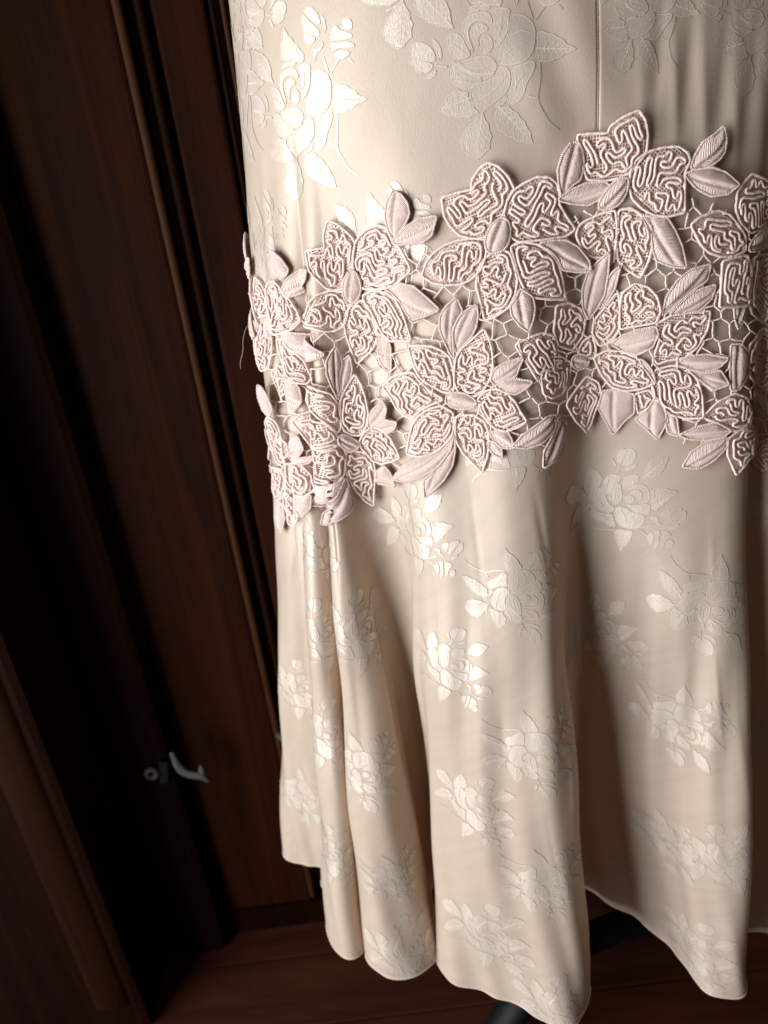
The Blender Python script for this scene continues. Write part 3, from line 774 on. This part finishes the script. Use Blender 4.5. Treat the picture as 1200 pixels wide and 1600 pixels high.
def outline(poly, step):
    q = resample(poly, step)
    for _ in range(1): q = .25 * np.roll(q, 1, 0) + .5 * q + .25 * np.roll(q, -1, 0)
    return shrink(q, -.0004)
def build_flower(key, root, fr, polys, scale_sq=1.0):
    cxy = np.zeros(2)
    allp = np.vstack([p for _, p in polys]); Rf = np.percentile(np.linalg.norm(allp, axis=1), 90) + 1e-6
    ph_ = random.uniform(0, 6.28)
    def lift(xy, base):
        r = np.linalg.norm(xy, axis=1) / Rf; a = np.arctan2(xy[:, 1], xy[:, 0])
        return base + (.0028 if key in 'cd' else 0.0) + np.clip(r, 0, 1.4) ** 2 * (.0022 + .0016 * np.sin(3 * a + ph_) + .0008 * np.sin(5 * a + 2 * ph_))
    parts = []
    for kind, poly in polys:
        A = parea(poly)
        if kind == 'p':
            base = .0022 + random.uniform(0, .0007)
            ol = outline(poly, .0011)
            g = Geo(); gn = Geo()
            w_, n_ = fr.world(ol, lift(ol, base)); tube_geo(g, w_, n_, .00092, 7, True, .95, .12)
            s = .0029 if A > 4e-4 else .0027
            mz = meander(poly, s, .0020 if A > 4e-4 else .0017)
            if mz is not None and len(mz) > 3:
                q = resample(chaikin(mz, 2, False), .0006, False)
                for _ in range(13): q[1:-1] = .25 * q[:-2] + .5 * q[1:-1] + .25 * q[2:]
                q = resample(q, .0010, False)
                w_, n_ = fr.world(q, lift(q, base + .0008)); tube_geo(g, w_, n_, (.00094 if A > 4e-4 else .00085), 7, False, .9, .10)
            # net ground
            cen = poly.mean(0); a = random.uniform(0, 1.57); R = np.abs(poly - cen).max() * 1.45
            for dirn in (a, a + 1.5708):
                ax = np.array([math.cos(dirn), math.sin(dirn)]); nn = np.array([-ax[1], ax[0]])
                for t in np.arange(-R, R, .0019):
                    line = cen + nn * (t + random.uniform(-.0002, .0002)) + np.arange(-R, R, .0022)[:, None] * ax
                    ins = inside(line, poly)
                    if ins.sum() < 2: continue
                    idx = np.where(ins)[0]
                    for grp in np.split(idx, np.where(np.diff(idx) > 1)[0] + 1):
                        if len(grp) < 2: continue
                        v, f = strip(line[grp], .00072, .00072)
                        w_, n_ = fr.world(v, lift(v, base - .0006)); gn.add(w_, f, v)
            o = g.build('petal', CORD, root); o.location = -root_loc(root)
            if gn.n:
                on = gn.build('petal_net', NET, root); on.location = -root_loc(root)
        else:
            base = .0030 if kind == 'l' else .0036
            base += random.uniform(0, .0006)
            c = poly if kind == 'l' else chaikin(poly, 2); ol = outline(c, .0010)
            q = poly - poly.mean(0); ev, evec = np.linalg.eigh(q.T @ q); ax = evec[:, 1]; nn = np.array([-ax[1], ax[0]])
            vv, ff = fill(outline(c, .0012), .0012)
            d = np.clip(sdist(vv, ol), 0, None); t = (vv - poly.mean(0)) @ ax; s = (vv - poly.mean(0)) @ nn
            bend = .10 * math.sqrt(A); s = s - bend * np.cos(t / math.sqrt(A) * 1.3)
            hmax = .0030 if kind == 'l' else .0040
            h = hmax * (1 - np.exp(-d / .0024)) - (hmax * .80) * np.exp(-(s / .0012) ** 2) * np.clip(d / .003, 0, 1) + .00022 * np.sin((t + np.abs(s) * .75) / .0011 * 3.14159) * np.clip(d / .001, 0, 1)
            wv, n_ = fr.world(vv, lift(vv, base - .0012) + h)
            g = Geo(); g.add(wv, np.zeros((0, 3), int), np.stack([t + np.abs(s) * .75, s], 1)); g.f.extend(ff)
            name = 'leaf' if kind == 'l' else 'flower_centre'
            w_, n_ = fr.world(ol, lift(ol, base - .0006)); tube_geo(g, w_, n_, .00082, 6, True, .9, .14)
            o = g.build(name, LEAF, root); o.location = -root_loc(root)
def root_loc(r):
    l = Vector((0, 0, 0)); p = r
    while p is not None: l += p.location; p = p.parent
    return l

FLOWERS = {}
band_polys = []
for key, (c, items) in LACE.items():
    h = hit(*c); fr = Frame(*h)
    polys = []
    for kind, reg, s in items:
        px = tr(reg, s); band_polys.append(px)
        hk = [hit_soft(x, y, c) for x, y in px]
        xy = fr.from_vk([a for a, b in hk], [b for a, b in hk])
        if parea(xy) < 2e-5: continue
        a2 = 0.5 * (xy[:, 0] * np.roll(xy[:, 1], -1) - xy[:, 1] * np.roll(xy[:, 0], -1)).sum()
        if a2 < 0: xy = xy[::-1]
        polys.append((kind, xy))
    FLOWERS[key] = (h, polys)
    r = empty('lace_flower'); r.parent = dress
    w0, _ = fr.world(np.zeros((1, 2)), 0); r.location = Vector(w0[0]) - dress.location
    build_flower(key, r, fr, polys)
# the band goes on round the dress, out of the picture
def clone_flower(src, at, dx, dy=0.0):
    polys = FLOWERS[src][1]; v, k = Frame(*FLOWERS[at][0]).to_vk(np.array([[dx, dy]]))
    fr = Frame(float(v[0]), float(k[0]))
    r = empty('lace_flower'); r.parent = dress
    w0, _ = fr.world(np.zeros((1, 2)), 0); r.location = Vector(w0[0]) - dress.location
    build_flower(src, r, fr, polys)
clone_flower('f', 'h', .095); clone_flower('e', 'k', .095, .01); clone_flower('a', 'b', -.090, .01); clone_flower('e', 'd', -.085, .02)

# bars joining the flowers
BAND = np.array([(400, 470), (470, 440), (492, 472), (520, 500), (600, 420), (640, 385), (690, 383), (720, 420), (850, 420), (900, 330), (1060, 332), (1090, 300), (1120, 330), (1230, 330),
                 (1230, 690), (1060, 690), (1070, 640), (900, 640), (850, 700), (800, 690), (700, 690), (640, 735), (615, 722), (540, 740), (500, 745), (440, 780), (420, 700)], float)
g = Geo()
S_ = 16.5
def hexv(a, b): return (a, b)
nodes = {}
def nodep(i, j):
    if (i, j) not in nodes:
        x = 380 + i * S_ * .866; y = 300 + j * S_ * 1.5 + ((i + j) % 2) * S_ * .5
        nodes[(i, j)] = np.array([x, y]) + rng.normal(0, 3.0, 2)
    return nodes[(i, j)]
edges = []
for i in range(0, 68):
    for j in range(0, 24):
        edges.append(((i, j), (i + 1, j)))
        if (i + j) % 2: edges.append(((i, j), (i, j + 1)))
def in_any(p):
    for q in band_polys:
        if q[:, 0].min() - 3 < p[0] < q[:, 0].max() + 3 and q[:, 1].min() - 3 < p[1] < q[:, 1].max() + 3:
            if inside(np.array([p]), q)[0] and bdist(np.array([p]), q)[0] > 2.0: return True
    return False
for a, b in edges:
    pa, pb = nodep(*a), nodep(*b)
    ts = np.linspace(0, 1, 7); pts = pa + (pb - pa) * ts[:, None]
    pts[1:-1] += rng.normal(0, .35, (5, 2))
    m = inside(pts, BAND) & np.array([not in_any(p) for p in pts])
    if m.sum() < 2: continue
    # keep one sample beyond each end so that the bar reaches under the petal
    mm = m.copy(); mm[1:] |= m[:-1]; mm[:-1] |= m[1:]
    hs = [hit(*p) for p in pts[mm]]
    if any(q is None for q in hs): continue
    v = np.array([q[0] for q in hs]); k = np.array([q[1] for q in hs])
    if np.ptp(k) > 40: continue
    n_ = bil(NW, v, k); w_ = bil(PW, v, k) + n_ * .0030
    tube_geo(g, w_, n_, .00062, 6, False, 1.0, .12)
g.build('lace_bars', CORD, dress)

# frayed threads at the side seam
g = Geo()
def world_at(px, py, depth):
    d = ray(px, py); return np.array([0, 0, CAM_H]) + d * depth / (d @ np.array([0, 1, 0]))
def soft_thread(g, pix, depth, rad, step=.0012):
    q = resample(chaikin(np.array(pix, float), 3, False), 3.0, False)
    w_ = np.array([world_at(x, y, depth) for x, y in q])
    tube_geo(g, w_, np.tile([0, -1.0, 0], (len(w_), 1)), rad, 5)
soft_thread(g, [(402, 498), (395, 502), (385, 510), (379, 530), (380, 550), (375, 565), (376, 577)], .60, .00016)
g.build('loose_thread', THREAD, dress)
g = Geo(); soft_thread(g, [(389, 457), (392, 462), (394, 475), (397, 492), (402, 505)], .60, .0011); soft_thread(g, [(396, 500), (398, 512), (402, 520), (406, 518)], .60, .0005)
soft_thread(g, [(414, 670), (417, 690), (426, 708), (432, 715)], .60, .0007)
g.build('frayed_lace_end', CORD, dress)

# ------------------------------------------------------------------ floor
floor = bpy.data.objects.new('floor', bpy.data.meshes.new('floor')); 
floor.data.from_pydata([(-1.8, -.6, -.012), (1.8, -.6, -.012), (1.8, 1.3, -.012), (-1.8, 1.3, -.012)], [], [(0, 1, 2, 3)]); floor.data.materials.append(BLACK); COL.objects.link(floor)
tag(floor, 'dark reddish brown floor boards', None, None, 'structure')
def box(x0, x1, y0, y1, z0, z1, bev=.0):
    import bmesh
    bm = bmesh.new(); bmesh.ops.create_cube(bm, size=1)
    for v in bm.verts: v.co = Vector(((x0 + x1) / 2 + v.co.x * (x1 - x0), (y0 + y1) / 2 + v.co.y * (y1 - y0), (z0 + z1) / 2 + v.co.z * (z1 - z0)))
    if bev: bmesh.ops.bevel(bm, geom=bm.edges[:], offset=bev, segments=2, affect='EDGES', profile=.6)
    return bm
def bobj(name, bm, mat, parent=None):
    me = bpy.data.meshes.new(name); bm.to_mesh(me); bm.free(); me.materials.append(mat)
    o = bpy.data.objects.new(name, me); COL.objects.link(o)
    if parent is not None: o.parent = parent; o.location = -root_loc(parent)
    return o
y = -.3; i = 0
while y < 1.25:
    bobj('floor_board', box(-1.75, 1.75, y, y + .108, -.01, random.uniform(-.0008, .0008), .0015), FLOORM, floor); y += .110

# ------------------------------------------------------------------ wardrobe behind (dark mahogany)
YW = .86
def wx(px, py, Y=YW):
    d = ray(px, py); return d[0] / d[1] * Y
ward = empty('wardrobe', (-.2, YW, 0))
tag(ward, 'dark mahogany wardrobe with moulded panel door behind the dress', 'wardrobe')
def post(name, x0, x1, yf, mat, z0=0.0, z1=2.1, bev=.004, dep=.03): return bobj(name, box(x0, x1, yf, yf + dep, z0, z1, bev), mat, ward)
xa = wx(60, 400); xg0 = wx(38, 350); xg1 = wx(172, 800)
x_st1 = wx(172, 0); x_e1 = wx(190, 0); x_gr = wx(203, 0); x_be = wx(222, 0); x_pn = wx(316, 0); x_b2 = wx(332, 0); x_b3 = wx(350, 0)
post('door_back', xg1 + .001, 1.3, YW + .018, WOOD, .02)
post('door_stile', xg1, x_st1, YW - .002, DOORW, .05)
def bead(name, x0, x1, yf, mat, r=.5):
    g = Geo(); a = np.linspace(0, np.pi, 9); cx_ = (x0 + x1) / 2; hw = (x1 - x0) / 2
    pr = [(cx_ - hw * math.cos(t), yf - hw * r * math.sin(t)) for t in a]
    v = [(x, y_, z) for z in (.06, 2.1) for x, y_ in pr]; n = len(pr)
    g.add(v, [(q, q + 1, n + q + 1, n + q) for q in range(n - 1)]); return g.build(name, mat, ward)
bead('door_moulding', x_st1 + .0006, x_e1, YW - .002, EDGE, .7)
bead('door_moulding', x_gr, x_be, YW + .008, WOOD2, .8)
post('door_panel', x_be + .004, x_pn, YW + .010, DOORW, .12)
bead('door_moulding', x_pn + .004, x_b2, YW + .010, WOOD2, .8)
bead('door_moulding', x_b2 + .006, x_b3, YW + .004, EDGE, .6)
post('door_stile', x_b3 + .004, x_b3 + .14, YW - .002, WOOD, .05)
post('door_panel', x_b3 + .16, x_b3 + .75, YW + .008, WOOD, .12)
# left of the gap: carcass post with mouldings, standing proud
Yp = .825
def wxp(px, py): return wx(px, py, Yp)
p0 = wxp(0, 1010); 
gx0 = wxp(150, 800)
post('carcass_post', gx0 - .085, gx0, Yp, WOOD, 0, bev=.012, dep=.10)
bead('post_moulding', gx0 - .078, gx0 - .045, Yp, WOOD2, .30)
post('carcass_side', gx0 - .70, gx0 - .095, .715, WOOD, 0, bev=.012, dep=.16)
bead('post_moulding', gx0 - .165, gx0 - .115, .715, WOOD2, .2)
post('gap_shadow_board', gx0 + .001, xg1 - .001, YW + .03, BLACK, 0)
post('plinth', xg1, 1.3, YW - .006, WOOD, 0, .048, .003)

# metal catch on the wardrobe foot
def disc_ring(c, r, r2, mat, parent, name):
    g = Geo(); a = np.linspace(0, 2 * np.pi, 28, endpoint=False)
    p = np.stack([c[0] + r * np.cos(a), np.full(28, c[1]), c[2] + r * np.sin(a)], 1)
    tube_geo(g, p, np.tile([0, -1.0, 0], (28, 1)), r2, 8, True); return g.build(name, mat, parent)
catch = empty('metal_catch', tuple(world_at(262, 1205, Yp - .02)))
tag(catch, 'small tarnished metal catch with an eyelet low on the wardrobe', 'catch')
c0 = world_at(237, 1209, Yp - .008); disc_ring(c0, .0070, .0036, STEEL, catch, 'eyelet')
g = Geo()
pl = [(268, 1176), (274, 1190), (283, 1204), (298, 1211), (314, 1212), (326, 1222)]
q = resample(chaikin(np.array(pl, float), 2, False), 3, False); w_ = np.array([world_at(x, y_, Yp - .020) for x, y_ in q])
tube_geo(g, w_, np.tile([0, -1.0, 0], (len(w_), 1)), np.interp(np.linspace(0, 1, len(w_)), [0, .4, .8, 1], [.0030, .0075, .0060, .0020]), 8, False, .5)
q = np.array([(316, 1212), (315, 1203), (313, 1196)], float); w_ = np.array([world_at(x, y_, Yp - .020) for x, y_ in q])
tube_geo(g, w_, np.tile([0, -1.0, 0], (3, 1)), np.array([.005, .004, .0015]), 8, False, .5)
g.build('hook_arm', STEEL, catch)
g = Geo(); q = np.array([world_at(x, y_, Yp - .006) for x, y_ in [(248, 1190), (262, 1192), (262, 1222), (250, 1226)]]); n4 = len(q)
g.add(np.vstack([q, q + [0, .005, 0]]), np.zeros((0, 4), int)); g.f.extend([(0, 3, 2, 1), (0, 1, 5, 4), (1, 2, 6, 5), (2, 3, 7, 6), (3, 0, 4, 7)]); g.build('backing_plate', BLACK, catch, False)
kw = world_at(440, 1151, YW - .01)
g = Geo(); tube_geo(g, [kw + np.array([-.006, 0, .006]), kw + np.array([.0, -.004, .003]), kw + np.array([.012, 0, 0])], np.tile([0, -1.0, 0], (3, 1)), np.array([.003, .007, .004]), 8); ko = g.build('handle_knob', STEEL, ward)

# ------------------------------------------------------------------ dress stand: pole, form and iron legs
stand = empty('dress_stand', (CX, CY + .02, 0))
tag(stand, 'black iron dress stand whose legs show on the floor below the hem', 'dress stand')
g = Geo()
zz = np.linspace(CAM_H - .18, CAM_H + .33, 16); aa = np.linspace(0, 2 * np.pi, 40, endpoint=False)
vv = []
for z in zz:
    s = np.interp(z - CAM_H, [-.18, -.06, .10, .33], [.86, .92, .90, .80])
    vv += [(CX + .236 * s * math.cos(t), CY + .128 * s * math.sin(t), z) for t in aa]
F = [(i * 40 + j, i * 40 + (j + 1) % 40, (i + 1) * 40 + (j + 1) % 40, (i + 1) * 40 + j) for i in range(15) for j in range(40)]
F.append(tuple(range(39, -1, -1))); F.append(tuple(15 * 40 + j for j in range(40)))
g.add(vv, np.zeros((0, 4), int)); g.f.extend(F); g.build('dress_form', LINEN, stand)
g = Geo(); tube_geo(g, [(CX, CY + .02, .10), (CX, CY + .02, .95)], np.tile([0, -1.0, 0], (2, 1)), .016, 16); g.build('pole', BLACK, stand)
g = Geo(); tube_geo(g, [(CX, CY + .02, .08), (CX, CY + .02, .17)], np.tile([0, -1.0, 0], (2, 1)), .035, 16); g.build('hub', BLACK, stand)
def leg(x, y_):
    g = Geo(); a = np.array([CX, CY + .02]); b = np.array([x, y_]); t = np.linspace(0, 1, 14)
    pts = np.array([(*(a + (b - a) * q), .125 * (1 - q ** 1.6) + .018) for q in t])
    tube_geo(g, pts, np.tile([0, 0, 1.0], (14, 1)), np.linspace(.020, .024, 14), 10, False, .8); g.build('leg', BLACK, stand)
def fl(px, py, z=.02):
    d = ray(px, py); t = (z - CAM_H) / d[2]; return d[0] * t, d[1] * t
x_, y_ = fl(1090, 1440); leg(x_ + .03, y_ + .02)
x_, y_ = fl(770, 1590); leg(x_ - .03, y_ - .06)
leg(CX - .02, CY + .22)
